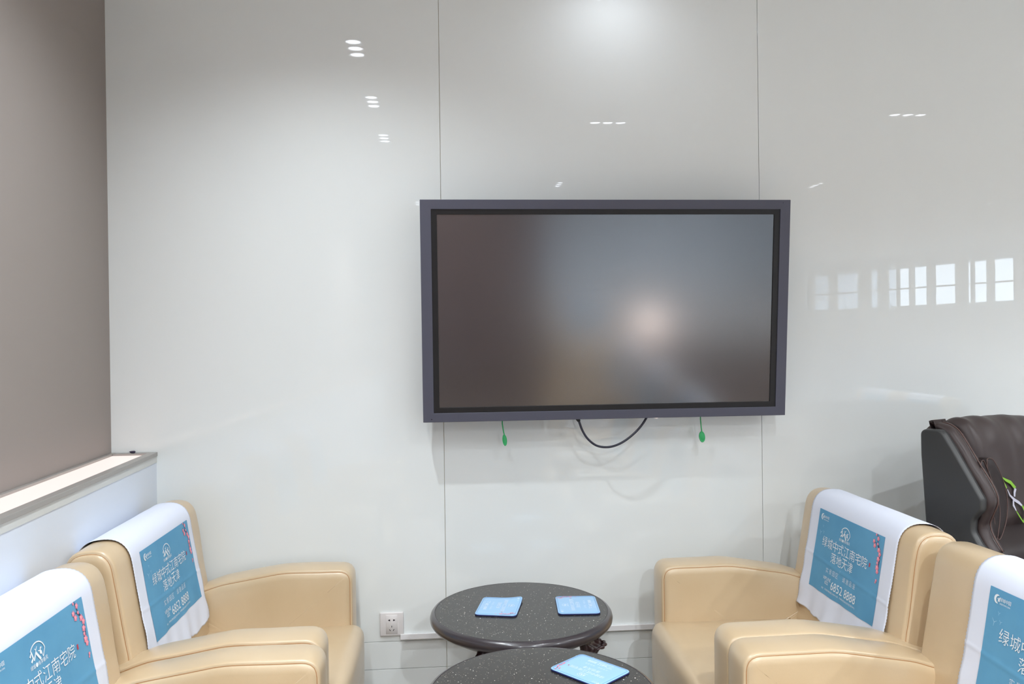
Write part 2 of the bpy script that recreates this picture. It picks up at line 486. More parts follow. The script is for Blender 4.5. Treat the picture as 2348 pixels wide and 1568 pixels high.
# left: taupe upper wall, white low wall and the lit ledge between
def slantbox(xa, xb, y0, y1, z0, z1, bevel=0):
    return prismm([(leftx(xa, y0), y0), (leftx(xb, y0), y0), (leftx(xb, y1), y1), (leftx(xa, y1), y1)], z0, z1, bevel)
struct('wall_left', slantbox(-1.42, -1.215, YB, WALL_Y, 0.9, CEIL), M['taupe'])
lw = struct('wall_left_low', slantbox(-1.215, -1.058, YB, WALL_Y, 0, 0.995), M['low_wall'])
ld = bpy.data.objects.new('trim_1', None); COL.objects.link(ld); ld['kind'] = 'structure'
LZ = 1.004
link('edging_strip', slantbox(-1.0585, -1.0565, YB, WALL_Y-0.001, LZ-0.034, LZ-0.010), M['tape'], ld, smooth=False)
link('front_rail', slantbox(-1.082, -1.0535, YB, WALL_Y-0.001, LZ-0.011, LZ+0.003, 0.001), M['rail'], ld, smooth=False)
link('rear_rail', slantbox(-1.214, -1.200, YB, WALL_Y-0.001, LZ-0.011, LZ+0.004, 0.001), M['rail'], ld, smooth=False)
link('end_rail', slantbox(-1.2, -1.082, WALL_Y-0.030, WALL_Y-0.001, LZ-0.011, LZ+0.003, 0.001), M['rail'], ld, smooth=False)
link('diffuser', slantbox(-1.2, -1.082, YB, WALL_Y-0.030, LZ-0.010, LZ-0.004), M['diffuser'], ld, smooth=False)
# crumpled scrap on the ledge
bm = bmesh.new()
bmesh.ops.create_icosphere(bm, subdivisions=2, radius=0.009)
for v in bm.verts:
    v.co *= 1+0.7*mnoise.noise(v.co*160); v.co.z *= 0.45; v.co.x *= 1.15
me = bpy.data.meshes.new('scrap'); bm.to_mesh(me); bm.free()
tag(link('scrap', me, M['scrap'], loc=(-1.135, 2.957, LZ+0.0065)), 'small dark crumpled scrap lying at the far end of the lit ledge', 'litter')

# rear and right walls (behind the camera; they show in the glossy panels and the screen)
struct('wall_rear', boxm([(-1.6, XR, YB-0.1, YB, 0, CEIL)]), M['plain'])
dk = struct('wall_rear_screen', boxm([(-0.75, 1.08, -3.3, -3.2, 0, 2.3)]), M['darkwood'])
# window wall in the far right corner
A = Vector((9.35, -4.6)); B = Vector((7.4, -10.1)); dv = (B-A); Lw = dv.length; ang = atan2(dv.y, dv.x)
wr = bpy.data.objects.new('wall_right', None); COL.objects.link(wr); wr['kind'] = 'structure'
wr.location = (A.x, A.y, 0); wr.rotation_euler = (0, 0, ang)
link('lower_wall', boxm([(-0.2, Lw+0.3, 0, 0.15, 0, 1.9)]), M['plain'], wr, smooth=False)
link('upper_wall', boxm([(-0.2, Lw+0.3, 0, 0.15, 2.58, CEIL)]), M['plain'], wr, smooth=False)
random.seed(11)
x = 0.0
while x < Lw:
    wd = random.uniform(0.10, 0.32); link('curtain_drop', boxm([(x, x+wd, -0.10, -0.085, 1.2, 2.7)]), M['curtain'], wr, smooth=False)
    x += wd+random.uniform(0.12, 0.5)
for k in range(9):
    xk = Lw*k/8; link('mullion', boxm([(xk-0.025, xk+0.025, 0.05, 0.1, 1.9, 2.58)]), M['black'], wr, smooth=False)
link('transom', boxm([(0, Lw, 0.05, 0.1, 2.2, 2.225)]), M['black'], wr, smooth=False)
struct('wall_right_side', boxm([(XR, XR+0.1, -4.6, 3.1, 0, CEIL)]), M['plain'])

# ================================================================== CEILING LIGHTS
def disc(r, z, n=24):
    vs = [(0, 0, z)]+[(r*cos(2*pi*k/n), r*sin(2*pi*k/n), z) for k in range(n)]
    return mesh(vs, [(0, 1+(k+1) % n, 1+k) for k in range(n)])
def fix_frame():
    bx = []
    a, b, t = 0.165, 0.052, 0.010
    bx += [(-b, b, a-t, a, -0.004, 0.05), (-b, b, -a, -a+t, -0.004, 0.05), (-b, -b+t, -a, a, -0.004, 0.05), (b-t, b, -a, a, -0.004, 0.05)]
    return boxm(bx)
fm = fix_frame(); cone = lathem([(0.041, -0.002), (0.035, 0.012), (0.034, 0.016)], 24)
bmb = disc(0.033, 0.006)
fm.materials.append(M['fixture']); cone.materials.append(M['reflector']); bmb.materials.append(M['bulb'])
plate = boxm([(-0.05, 0.05, -0.163, 0.163, 0.01, 0.02)]); plate.materials.append(M['fixture'])
def fixture(x, y, rz, lab, power=1.0, on=True, colour=LIGHT_COL, cone_deg=156):
    t = thing('ceiling_light', lab, 'light', (x, y, CEIL-0.022), rz, 'three-lamp grille lights in the ceiling')
    for nm, m_ in (('frame', fm), ('plate', plate)):
        o = bpy.data.objects.new(nm, m_); COL.objects.link(o); o.parent = t
    for k in (-1, 0, 1):
        o = bpy.data.objects.new('reflector', cone); COL.objects.link(o); o.parent = t; o.location = (0, k*0.084, 0)
        o2 = bpy.data.objects.new('lamp', bmb); COL.objects.link(o2); o2.parent = t; o2.location = (0, k*0.084, 0)
    l = bpy.data.lights.new('lamp_glow', 'SPOT'); l.energy = SPOT_W*power; l.color = colour
    l.spot_size = radians(cone_deg); l.spot_blend = 1.0; l.shadow_soft_size = 0.02
    lo = bpy.data.objects.new('lamp_glow', l); COL.objects.link(lo); lo.parent = t; lo.location = (0, 0, -0.001)
LG = 'square-framed ceiling light with three round lamps, '
fixture(-0.425, 2.11, 0, LG+'the one nearest the corner ledge', 1.0, cone_deg=140)
fixture(-0.425, 1.26, 0, LG+'second from the glossy wall', 0.7, cone_deg=140)
fixture(-0.425, 0.42, 0, LG+'third from the glossy wall', 0.9, cone_deg=136)
fixture(1.038, 0.857, pi/2, LG+'set crosswise over the middle', 1.1, cone_deg=142)
fixture(2.91, 1.10, pi/2, LG+'set crosswise at the right', 1.7, cone_deg=144)
fixture(4.78, 1.10, pi/2, LG+'set crosswise, added beyond the frame to brighten the right of the wall', 2.5)  # unseen fixture, added to lift the right part of the glossy wall
fixture(0.62, 2.76, pi/2, LG+'close to the wall above the television', 0.022)
for x, y, lab in [(1.0, -1.2, 'over the aisle behind the viewpoint'), (3.4, -1.2, 'over the far right armchairs'), (5.8, 0.8, 'far right, nearest the glossy wall'), (5.8, -2.2, 'far right, level with the rear row'),
                  (1.0, -4.2, 'behind the rear row'), (3.4, -4.8, 'in the middle of the hall'), (6.2, -5.6, 'before the curtained windows'), (1.4, -7.6, 'near the rear wall at the left'),
                  (4.4, -8.0, 'near the rear wall in the middle'), (-0.3, -2.2, 'left, before the dark wooden screen')]:
    fixture(x, y, 0, LG+lab, 11.0 if y < -7 else 6.5, colour=(0.80, 0.90, 1.0) if y < -3 else LIGHT_COL)

# ================================================================== ARMCHAIRS
def build_outlines():
    back = round_poly([(0.05, 0.10), (0.035, 0.55), (0.022, 0.845), (0.148, 0.856), (0.222, 0.40), (0.222, 0.10)],
                      [0.01, 0.5, 0.060, 0.085, 0.30, 0.01], 10)
    arm = round_poly([(0.08, 0.10), (0.08, 0.515), (0.25, 0.572), (0.46, 0.606), (0.703, 0.603), (0.703, 0.10)],
                     [0.01, 0.02, 0.3, 0.4, 0.048, 0.01], 9)
    seat = round_poly([(0.16, 0.13), (0.16, 0.405), (0.45, 0.412), (0.742, 0.414), (0.742, 0.24), (0.735, 0.13)],
                      [0.01, 0.02, 0.3, 0.050, 0.1, 0.015], 9)
    return back, arm, seat
OB, OA, OS = build_outlines()

def wr_back(v):
    n = mnoise.noise(Vector((v.x*5, v.y*6, v.z*6)))*0.004
    k = max(0, (0.60-v.z)/0.12) if abs(v.y) > 0.18 else 0      # gathers where the arm meets the back
    k = min(1, k)
    return Vector((v.x+n+0.003*k*sin(v.y*220+v.z*90), v.y, v.z+n*0.4))
def wr_arm(v):
    n = mnoise.noise(Vector((v.x*7, v.y*7+3, v.z*7)))*0.0028
    k = min(1, max(0, (0.22-v.x)/0.10))
    return Vector((v.x, v.y+n+0.0025*k*sin(v.x*260)*(1 if v.z < 0.56 else 0), v.z+n*0.6))
def wr_seat(v):
    n = mnoise.noise(Vector((v.x*6+2, v.y*6, v.z*3)))*0.004
    cr = 0.006*cos(v.y*pi/0.56) if v.z > 0.3 else 0
    crease = -0.0022*math.exp(-((v.y+0.12+0.35*(v.x-0.6))/0.010)**2) if (v.z > 0.39 and v.x > 0.42) else 0
    crease += -0.0018*math.exp(-((v.y+0.17+0.15*(v.x-0.6))/0.008)**2) if (v.z > 0.39 and v.x > 0.42) else 0
    return Vector((v.x+cr*0.6, v.y, v.z+n+cr+crease))

back_me, bs0, bs1 = pad(OB, -0.345, 0.345, 0.014, 0.006, 0.006, 0.010, centre=(0.11, 0.45), warp=wr_back)
back_seam = [tubem(resample([tuple(v) for v in b], 0.012), 0.0016, 6, True) for b in (bs0, bs1)]
seat_me, ss0, ss1 = pad(OS, -0.276, 0.276, 0.016, 0.004, 0.004, 0.008, warp=wr_seat)
arm_me = {}; arm_seam = {}
for s in (-1, 1):
    y0, y1 = sorted((s*0.268, s*0.386))
    me, a0, a1 = pad(OA, y0, y1, 0.012, 0.006, 0.004, 0.010, centre=(0.38, 0.34), warp=wr_arm)
    arm_me[s] = me; arm_seam[s] = [tubem(resample([tuple(v) for v in a], 0.012), 0.0015, 6, True) for a in (a0, a1)]
base_me = boxm([(0.06, 0.69, -0.36, 0.36, 0.055, 0.13)], 0.006)
foot_me = lathem([(0.0, 0.0), (0.018, 0.0), (0.024, 0.055), (0.0, 0.056)], 20)
for m_, k in ((back_me, 'leather'), (seat_me, 'leather'), (arm_me[1], 'leather'), (arm_me[-1], 'leather'), (base_me, 'darkbase'), (foot_me, 'darkbase')):
    m_.materials.clear(); m_.materials.append(M[k])
for m_ in back_seam+arm_seam[1]+arm_seam[-1]:
    m_.materials.clear(); m_.materials.append(M['seam'])

def make_chair(label, loc, rz):
    t = thing('armchair', label, 'armchair', loc, rz, 'cream leather armchairs in two facing rows')
    def sub(nm, me_, par, loc_=None):
        o = bpy.data.objects.new(nm, me_); COL.objects.link(o); o.parent = par
        me_.polygons.foreach_set('use_smooth', [True]*len(me_.polygons))
        if loc_: o.location = loc_
        return o
    b = sub('backrest', back_me, t)
    for q in back_seam: sub('seam', q, b)
    sub('seat', seat_me, t)
    for s in (-1, 1):
        a = sub('armrest', arm_me[s], t)
        for q in arm_seam[s]: sub('seam', q, a)
    sub('base', base_me, t)
    for fx in (0.11, 0.64):
        for fy in (-0.31, 0.31): sub('foot', foot_me, t, (fx, fy, 0))
    return t

# the path over the backrest that cloths follow ------------------------
PB = resample(OB, 0.004); NB = normals2(PB)
iz = [i for i, p in enumerate(PB)]
# find traversal: start on the rear at z=.70, over the top, down the front
area = sum(PB[i-1].x*PB[i].y-PB[i].x*PB[i-1].y for i in range(len(PB)))
start = min(iz, key=lambda i: abs(PB[i].y-0.66)+(10 if PB[i].x > 0.08 else 0))
order = list(range(start, start+len(PB)))
if PB[(start+5) % len(PB)].y < PB[start].y: order = list(range(start, start-len(PB), -1))
path = []
for i in order:
    i %= len(PB)
    path.append((PB[i], NB[i]))
    if PB[i].x > 0.12 and PB[i].y < 0.43: break
PL = [0.0]
for i in range(len(path)-1): PL.append(PL[-1]+(path[i+1][0]-path[i][0]).length)
def on_back(a, y, off):
    """a = arc length along the path, y across; returns a point off above the leather"""
    a = min(max(a, 0), PL[-1]-1e-5)
    lo = min(int(a/0.004), len(PL)-2)
    while PL[lo+1] < a: lo += 1
    while PL[lo] > a: lo -= 1
    t = (a-PL[lo])/(PL[lo+1]-PL[lo])
    p = path[lo][0].lerp(path[lo+1][0], t); n = path[lo][1].lerp(path[lo+1][1], t).normalized()
    q = p+n*off
    return Vector((q.x, y, q.y))
A_TOP = next(PL[i] for i in range(len(path)) if path[i][0].x > 0.12 and path[i][0].y < 0.806)   # top of the print
A_END = next(PL[i] for i in range(len(path)) if path[i][0].x > 0.12 and path[i][0].y < 0.452)

def make_cover(label, loc, rz, y0, y1, py0, seed, PW=0.408, PH=0.262, drop=0.0, skew=0.0):
    t = thing('headrest_cover', label, 'chair cover', loc, rz, 'white printed cloths over the chair backs')
    L = A_END+drop
    def rip(a, y):
        fr = max(0.0, (a-A_TOP-0.10)/(L-A_TOP-0.10))
        r_ = 0.0055*fr*fr*(1.0+sin(y*34+seed)*0.6+0.5*sin(y*71+a*15+seed*2))
        r_ += 0.0008*(1+mnoise.noise(Vector((a*12, y*12, seed))))
        r_ += 0.0012*math.exp(-((a-A_TOP-0.155-0.05*(y-y0))/0.004)**2)
        e = min(y-y0, y1-y)/0.05
        if e < 1: r_ += 0.0025*fr*(1-e)*(1+sin(a*60+seed))
        return 0.0075+r_
    def ydr(a, y): return y + skew*max(0, a-A_TOP)
    na, ny = 150, 56
    vs = []; fs = []
    for i in range(na+1):
        for j in range(ny+1):
            fy = j/ny; y = y0+(y1-y0)*fy
            endw = L-0.012*(0.5+0.5*sin(y*23+seed*1.7))-0.008*(1+mnoise.noise(Vector((y*40, seed, 0))))
            a = endw*i/na
            if j in (0, ny): y += (0.0013 if i % 2 else -0.0013)
            vs.append(on_back(a, ydr(a, y), rip(a, y)))
    for i in range(na):
        for j in range(ny):
            k = i*(ny+1)+j; fs.append((k, k+1, k+ny+2, k+ny+1))
    me = mesh(vs, fs)
    c = link('cloth', me, M['cloth'], t)
    so = c.modifiers.new('thickness', 'SOLIDIFY'); so.thickness = 0.0006; so.offset = -1
    def fmap(u, v, off):
        a = A_TOP+v; y = py0+u
        return on_back(a, ydr(a, y), rip(a, y)+off)
    nu, nv = 60, 50; vs = []; fs = []
    for j in range(nv+1):
        for i in range(nu+1): vs.append(fmap(PW*i/nu, PH*j/nv, 0.0009))
    for j in range(nv):
        for i in range(nu):
            k = j*(nu+1)+i; fs.append((k, k+1, k+nu+2, k+nu+1))
    pr = link('printed_panel', mesh(vs, fs), M['print'], t)
    pr['label'] = 'blue printed advertisement with plum blossom'
    layout(fmap, PW, PH, pr, 0.0019, M['printw'])
    return t

CH = [
    ((-1.05, 2.54, 0), 0.0, 'cream leather armchair at the left, in the corner under the lit ledge', 'white cloth with blue print over the back of the left corner armchair', (-0.255, 0.248, -0.198, 1.0, 0.0)),
    ((-1.035, 1.755, 0), 0.0, 'cream leather armchair at the far left, nearer the viewer, cut by the frame', 'white cloth with blue print over the nearer left armchair, cut by the frame', (-0.25, 0.25, -0.215, 2.3, 0.0)),
    ((1.425, 2.44, 0), pi, 'cream leather armchair at the right, against the wall below the dark recliner', 'white cloth with blue print over the back of the right armchair by the wall', (-0.262, 0.272, -0.200, 4.1, 0.0)),
    ((1.425, 1.672, 0), pi, 'cream leather armchair at the far right, nearer the viewer, cut by the frame', 'white cloth with blue print over the nearer right armchair, cut by the frame', (-0.165, 0.33, -0.105, 5.9, 0.0)),
]
for loc, rz, l1, l2, (y0, y1, py, sd, sk) in CH:
    make_chair(l1, loc, rz)
    make_cover(l2, loc, rz, y0, y1, py, sd, skew=sk)
# the rows go on beside and behind the viewpoint; only their reflections show
def copy_tree(o, parent=None):
    c = o.copy(); COL.objects.link(c); c.parent = parent
    for ch in list(o.children): copy_tree(ch, c)
    return c
chairs = [o for o in COL.objects if o.name.startswith('armchair') and o.parent is None]
covers = [o for o in COL.objects if o.name.startswith('headrest_cover') and o.parent is None]
for (x, y, rz, where) in ((-1.0, 0.96, 0.0, 'left row beside the viewpoint'), (1.425, 0.88, pi, 'right row beside the viewpoint'), (1.43, 0.10, pi, 'right row level with the viewpoint'),
                          (4.32, -0.8, pi, 'far right row, nearer seat'), (4.32, -1.6, pi, 'far right row, farther seat'),
                          (1.40, -2.5, pi/2, 'rear row facing the television')):
    c = copy_tree(chairs[0]); c.location = (x, y, 0.003 if y < -0.5 else 0); c.rotation_euler = (0, 0, rz); c['label'] = 'cream leather armchair of the '+where
    c = copy_tree(covers[0]); c.location = (x, y, 0.003 if y < -0.5 else 0); c.rotation_euler = (0, 0, rz); c['label'] = 'white printed cloth on the armchair of the '+where

rug = link('rug', prismm([(-0.55, -4.6), (4.6, -4.6), (4.6, -0.36), (-0.55, -0.36)], 0.0, 0.003), M['rug'], smooth=False)  # unseen rug, added so the lower screen reflects darker
tag(rug, 'dark brown rug added behind the viewpoint to darken the screen reflection', 'rug')
# globe lamp added by the rear row to put a bright spot in the screen
gl = thing('added_globe_lamp', 'lit white globe lamp on a low dark stand added beside the rear armchairs for a bright spot in the screen', 'lamp', (2.12, -2.55, 0.003))
link('stand', lathem([(0.0, 0.0), (0.16, 0.0), (0.16, 0.03), (0.03, 0.05), (0.03, 0.38), (0.17, 0.39), (0.17, 0.41), (0.0, 0.41)], 32), M['darkbase'], gl)
link('globe', lathem([(0.04, 0.41), (0.04, 0.455)]+[(0.135*sin(radians(a)), 0.585-0.135*cos(radians(a))) for a in range(20, 181, 10)], 32), M['globe'], gl)
# ================================================================== TABLES
def fluted_leg():
    path_ = catmull([(0.205, 0.484), (0.215, 0.468), (0.232, 0.456), (0.243, 0.442), (0.236, 0.424), (0.212, 0.37), (0.190, 0.26), (0.182, 0.12), (0.200, 0.06), (0.225, 0.025), (0.235, 0.0)], 5)
    rad = catmull([(0.030, 0, 0), (0.036, 0, 0), (0.043, 0, 0), (0.044, 0, 0), (0.040, 0, 0), (0.031, 0, 0), (0.025, 0, 0), (0.022, 0, 0), (0.025, 0, 0), (0.030, 0, 0), (0.026, 0, 0)], 5)
    n = 48; vs = []; fs = []
    for i, p in enumerate(path_):
        r = rad[i].x; z = p.y
        t_ = (path_[min(i+1, len(path_)-1)]-path_[max(i-1, 0)]).normalized()
        nx, nz = -t_.y, t_.x
        amp = 0.16 if z > 0.2 else (0.10 if z > 0.06 else 0.20)
        for k in range(n):
            a = 2*pi*k/n; rr = r*(1-amp*(0.5+0.5*cos((12 if z > 0.06 else 6)*a)))
            cxo, cyo = rr*cos(a), rr*sin(a)*1.15
            vs.append((p.x+cxo*abs(nx), cyo, z-cxo*(nz if abs(nx) > 0.3 else 0)*0.6))
    for i in range(len(path_)-1):
        for k in range(n): fs.append((i*n+k, i*n+(k+1) % n, (i+1)*n+(k+1) % n, (i+1)*n+k))
    fs.append(tuple(range(n))); fs.append(tuple((len(path_)-1)*n+k for k in range(n)))
    vs = [(x, y, max(0, z)) for x, y, z in vs]
    return mesh(vs, fs)
leg_me = fluted_leg()
def table(label, x, y, rot):
    t = thing('round_table', label, 'table', (x, y, 0), 0, 'round stone-topped tables between the chairs')
    link('tabletop', lathem([(0.0, 0.508), (0.279, 0.508), (0.279, 0.5195), (0.2785, 0.520), (0.0, 0.520)], 128), M['stone'], t, smooth=False)
    rim = lathem([(0.2795, 0.505), (0.2795, 0.5200), (0.2815, 0.5206), (0.2835, 0.5190), (0.289, 0.5168), (0.2935, 0.511), (0.2955, 0.503), (0.2945, 0.494), (0.2895, 0.487), (0.281, 0.482),
                  (0.274, 0.480), (0.272, 0.4785), (0.267, 0.478), (0.263, 0.475), (0.258, 0.470), (0.252, 0.468), (0.250, 0.465), (0.20, 0.464), (0.20, 0.505)], 128)
    link('rim', rim, M['rim'], t)
    for a in (0, -90, 135):
        link('leg', leg_me, M['carved'], t, rot=(0, 0, rot+radians(a)))
    link('shelf', lathem([(0.0, 0.135), (0.17, 0.135), (0.178, 0.142), (0.178, 0.15), (0.17, 0.157), (0.0, 0.157)], 64), M['carved'], t)
table('round table with speckled black stone top, farther one, near the wall, with two coasters', 0.222, 2.583, radians(-28))
table('round table with speckled black stone top, nearer one, cut by the bottom of the frame', 0.219, 1.976, radians(-28))

# ------------------------------------------------------------------ coasters
CW, CHh = 0.172, 0.136
def coaster(label, cx, cy, top_deg, curl=None):
    t = thing('coaster', label, 'coaster', (cx, cy, 0.5206), radians(top_deg-90), 'blue printed coasters')
    # local: +x = reading right, +y = top of the print
    out = round_poly([(-CW/2, -CHh/2), (CW/2, -CHh/2), (CW/2, CHh/2), (-CW/2, CHh/2)], [0.018]*4, 8)
    out = resample(out, 0.003); nn = normals2(out)
    def h(x, y):
        z = 0.0
        if curl:
            d = max(0, (Vector((x, y)).dot(Vector(curl).normalized()))-0.055)
            z = d*d*3.0
        return z
    def slab(ins, z0, z1, m_, nm, par):
        ring = [p-n*ins for p, n in zip(out, nn)]; N = len(ring); vs = []; fs = []
        levels = [(0.0012, z0), (0.0, z0+0.0008), (0.0, z1-0.0008), (0.0010, z1)]
        for ii, zz in levels:
            for p, n in zip(ring, nn):
                q = p-n*ii; vs.append((q.x, q.y, zz+h(q.x, q.y)))
        for i in range(len(levels)-1):
            for k in range(N): fs.append((i*N+k, i*N+(k+1) % N, (i+1)*N+(k+1) % N, (i+1)*N+k))
        # inner rings on the top
        base = len(vs); rings = [0.8, 0.5, 0.2]; last = 3*N
        for f_ in rings:
            b = len(vs)
            for p in ring: vs.append((p.x*f_, p.y*f_, z1+h(p.x*f_, p.y*f_)))
            for k in range(N): fs.append((last+k, last+(k+1) % N, b+(k+1) % N, b+k))
            last = b
        vs.append((0, 0, z1)); c_ = len(vs)-1
        for k in range(N): fs.append((last+k, last+(k+1) % N, c_))
        vs.append((0, 0, z0)); c_ = len(vs)-1
        for k in range(N): fs.append((k, (k+1) % N, c_))
        return link(nm, mesh(vs, fs), m_, par)
    slab(0.0, 0.0, 0.0042, M['coaster_edge'], 'rubber_base', t)
    fc = slab(0.0008, 0.0036, 0.0056, M['coaster'], 'printed_face', t)
    ln = [p-n*0.006 for p, n in zip(out, nn)]
    link('border_line', tubem([(p.x, p.y, 0.0056+h(p.x, p.y)) for p in ln], 0.0005, 6, True), M['coaster_line'], fc)
    def fmap(u, v, off):
        x = -CW/2+0.006+u; y = CHh/2-0.004-v
        return Vector((x, y, 0.0058+off+h(x, y)))
    layout(fmap, CW-0.010, CHh-0.010, fc, 0.0002, M['coasterw'], True)
coaster('blue printed coaster on the farther table, left one, one corner curled', 0.152, 2.603, -12.5, (-1, 1))
coaster('blue printed coaster on the farther table, right one', 0.407, 2.589, 176)
coaster('blue printed coaster on the nearer table, turned diagonally', 0.358, 2.077, 220.5)

# ================================================================== TELEVISION
tv = thing('television', 'wide black flat television in a grey-blue frame, tilted down from the wall', 'television', (0.569, 2.86, 1.104), 0)
TVW, TVH = 1.330, 0.786
tilt = atan2(0.070, 0.783)
Rt = Matrix.Rotation(tilt, 4, 'X')      # top leans towards the room
def tvobj(nm, me_, m_, par=tv, sm=False):
    me_.transform(Rt); return link(nm, me_, m_, par, smooth=sm)
hw = TVW/2
def ringm(x0, x1, z0, z1, X0, X1, Z0, Z1, ya, yb, yin):
    """frame: outer rectangle, inner rectangle; front face ya, inner lip depth yin, back yb"""
    o = [(x0, z0), (x1, z0), (x1, z1), (x0, z1)]; i_ = [(X0, Z0), (X1, Z0), (X1, Z1), (X0, Z1)]
    vs = [(p[0], ya, p[1]) for p in o]+[(p[0], ya, p[1]) for p in i_]+[(p[0], yb, p[1]) for p in o]+[(p[0], yin, p[1]) for p in i_]
    fs = []
    for k in range(4):
        j = (k+1) % 4
        fs += [(k, j, 4+j, 4+k), (k, 8+k, 8+j, j), (4+k, 4+j, 12+j, 12+k), (8+k, 12+k, 12+j, 8+j)]
    me = mesh(vs, fs)
    bm = bmesh.new(); bm.from_mesh(me)
    bmesh.ops.bevel(bm, geom=[e for e in bm.edges if e.calc_face_angle(0) > 1.0], offset=0.0015, segments=2, affect='EDGES', profile=0.5)
    bm.to_mesh(me); bm.free(); return me
fo = tvobj('frame', ringm(-hw, hw, 0, TVH, -0.6265, 0.6275, 0.0325, TVH-0.0335, 0, 0.05, 0.008), M['tvframe'])
fi = tvobj('inner_frame', ringm(-0.629, 0.630, 0.030, TVH-0.031, -0.6065, 0.6065, 0.052, 0.7345, 0.004, 0.02, 0.0085), M['tvinner'])
tvobj('screen', boxm([(-0.608, 0.608, 0.008, 0.014, 0.0505, 0.736)]), M['screen'])
tvobj('housing', boxm([(-hw+0.012, hw-0.012, 0.015, 0.060, 0.012, TVH-0.012)], 0.004), M['black'])
tvobj('indicator', boxm([(-0.6365, -0.633, -0.0006, 0.001, 0.0090, 0.0125)]), M['hole'], fo)
tvobj('screw', boxm([(0.636, 0.638, -0.0006, 0.001, TVH-0.012, TVH-0.010)]), M['hole'], fo)
link('wall_bracket', boxm([(-0.25, -0.20, 0.05, 0.110, 0.10, 0.60), (0.20, 0.25, 0.05, 0.110, 0.10, 0.60), (-0.30, 0.30, 0.097, 0.110, 0.18, 0.25), (-0.30, 0.30, 0.097, 0.110, 0.48, 0.55)]), M['black'], tv, smooth=False)

cp = catmull([(0.452, 2.895, 1.135), (0.4665, 2.885, 1.100), (0.480, 2.882, 1.062), (0.500, 2.880, 1.030), (0.530, 2.880, 1.006), (0.566, 2.880, 0.9985), (0.602, 2.880, 1.004), (0.640, 2.882, 1.022), (0.680, 2.884, 1.053), (0.712, 2.886, 1.090), (0.738, 2.895, 1.135)], 7)
cable = thing('cable', 'dark cable hanging in a loop under the television', 'cable', (0.6, 2.88, 1.0))
def rel(pts, o): return [Vector(p)-Vector(o) for p in pts]
link('cord', tubem(rel(cp, (0.6, 2.88, 1.0)), 0.0042, 10), M['cordm'], cable)
link('plug_collar', tubem(rel([(0.4575, 2.89, 1.118), (0.4655, 2.886, 1.103), (0.4690, 2.8845, 1.094)], (0.6, 2.88, 1.0)), [0.008, 0.0085, 0.0055], 12), M['black'], cable)
def pull_tag(label, x0, x1, zt, zb, w_, rz):
    t = thing('pull_tag', label, 'tag', (x1, 2.90, zb), 0, 'green pull tags under the television')
    link('strap', tubem([(x0-x1, 0.0, zt+0.03-zb), (x0-x1, 0, zt-zb-0.01), ((x0-x1)*0.5, 0, (zt-zb)*0.45), (0, 0, 0.015)], 0.0022, 8), M['green'], t)
    # oval tab with a raised inner field
    vs = []; fs = []; n = 32
    prof = [(0.0, 0.0026), (0.62, 0.0026), (0.72, 0.0016), (0.86, 0.0030), (0.96, 0.0026), (1.0, 0.0), (0.96, -0.0022), (0.0, -0.0022)]
    for r, yy in prof:
        for k in range(n):
            a = 2*pi*k/n; vs.append((w_*r*cos(a), -yy, 0.021*r*sin(a)))
    for i in range(len(prof)-1):
        for k in range(n): fs.append((i*n+k, i*n+(k+1) % n, (i+1)*n+(k+1) % n, (i+1)*n+k))
    o = link('tab', mesh(vs, fs), M['green'], t, rot=(0, radians(-6), rz))
pull_tag('green oval pull tag on a thin strap under the television, left one', 0.189, 0.197, 1.10, 1.030, 0.0085, 0)
pull_tag('green oval pull tag on a thin strap under the television, right one', 0.927, 0.932, 1.10, 1.026, 0.0115, 0)

# ================================================================== SOCKET AND TRUNKING
sk = thing('wall_socket', 'white square five-hole power socket low on the wall', 'socket', (-0.2245, WALL_Y, 0.3535), 0)
link('plate', boxm([(-0.043, 0.043, -0.010, 0, -0.043, 0.043)], 0.003, 3), M['socket'], sk)
link('insert', boxm([(-0.021, 0.021, -0.0112, -0.008, -0.035, 0.035)], 0.0006, 1), M['socket'], sk)
def poly_xz(polys, y, d=0.001):
    vs = []; fs = []
    for P_ in polys:
        b = len(vs); n = len(P_)
        vs += [(p[0], y, p[1]) for p in P_]+[(p[0], y+d, p[1]) for p in P_]
        fs += [tuple(range(b, b+n)), tuple(range(b+2*n-1, b+n-1, -1))]+[(b+i, b+(i+1) % n, b+n+(i+1) % n, b+n+i) for i in range(n)]
    return mesh(vs, fs)
def slot(cx, cz, l, w_, a):
    c, s = cos(a), sin(a)
    return [(cx+c*x-s*z, cz+s*x+c*z) for x, z in ((-l/2, -w_/2), (l/2, -w_/2), (l/2, w_/2), (-l/2, w_/2))]
for nm, ps in (('slot', [(-0.0125, 0.0155), (-0.0055, 0.0125), (-0.0055, 0.0195), (-0.0085, 0.018), (-0.0125, 0.0175)]),
               ('slot', [(0.0125, 0.0155), (0.0125, 0.0175), (0.0085, 0.018), (0.0055, 0.0195), (0.0055, 0.0125)]),
               ('slot', slot(0.0, -0.0075, 0.0022, 0.0065, 0)), ('slot', slot(-0.0065, -0.0205, 0.0020, 0.0072, radians(35))), ('slot', slot(0.0068, -0.0205, 0.0020, 0.0072, radians(-30)))):
    link(nm, poly_xz([ps], -0.0118), M['hole'], sk, smooth=False)
tr = thing('cable_trunking', 'white plastic cable trunking running along the wall from the socket', 'trunking', (-0.193, WALL_Y, 0.2955), 0)
link('channel', boxm([(0, 2.6, -0.013, 0, 0, 0.019)], 0.0015, 2), M['trunk'], tr, smooth=False)
link('cover', boxm([(0, 2.6, -0.0155, -0.012, 0.0015, 0.0215)], 0.001, 2), M['trunk'], tr, smooth=False)

# ================================================================== RECLINING MASSAGE CHAIR
mc = thing('massage_chair', 'dark brown leather massage chair with charcoal side shell behind the right armchairs', 'massage chair', (1.53, 2.60, 0), atan2(-0.9165, 0.4))
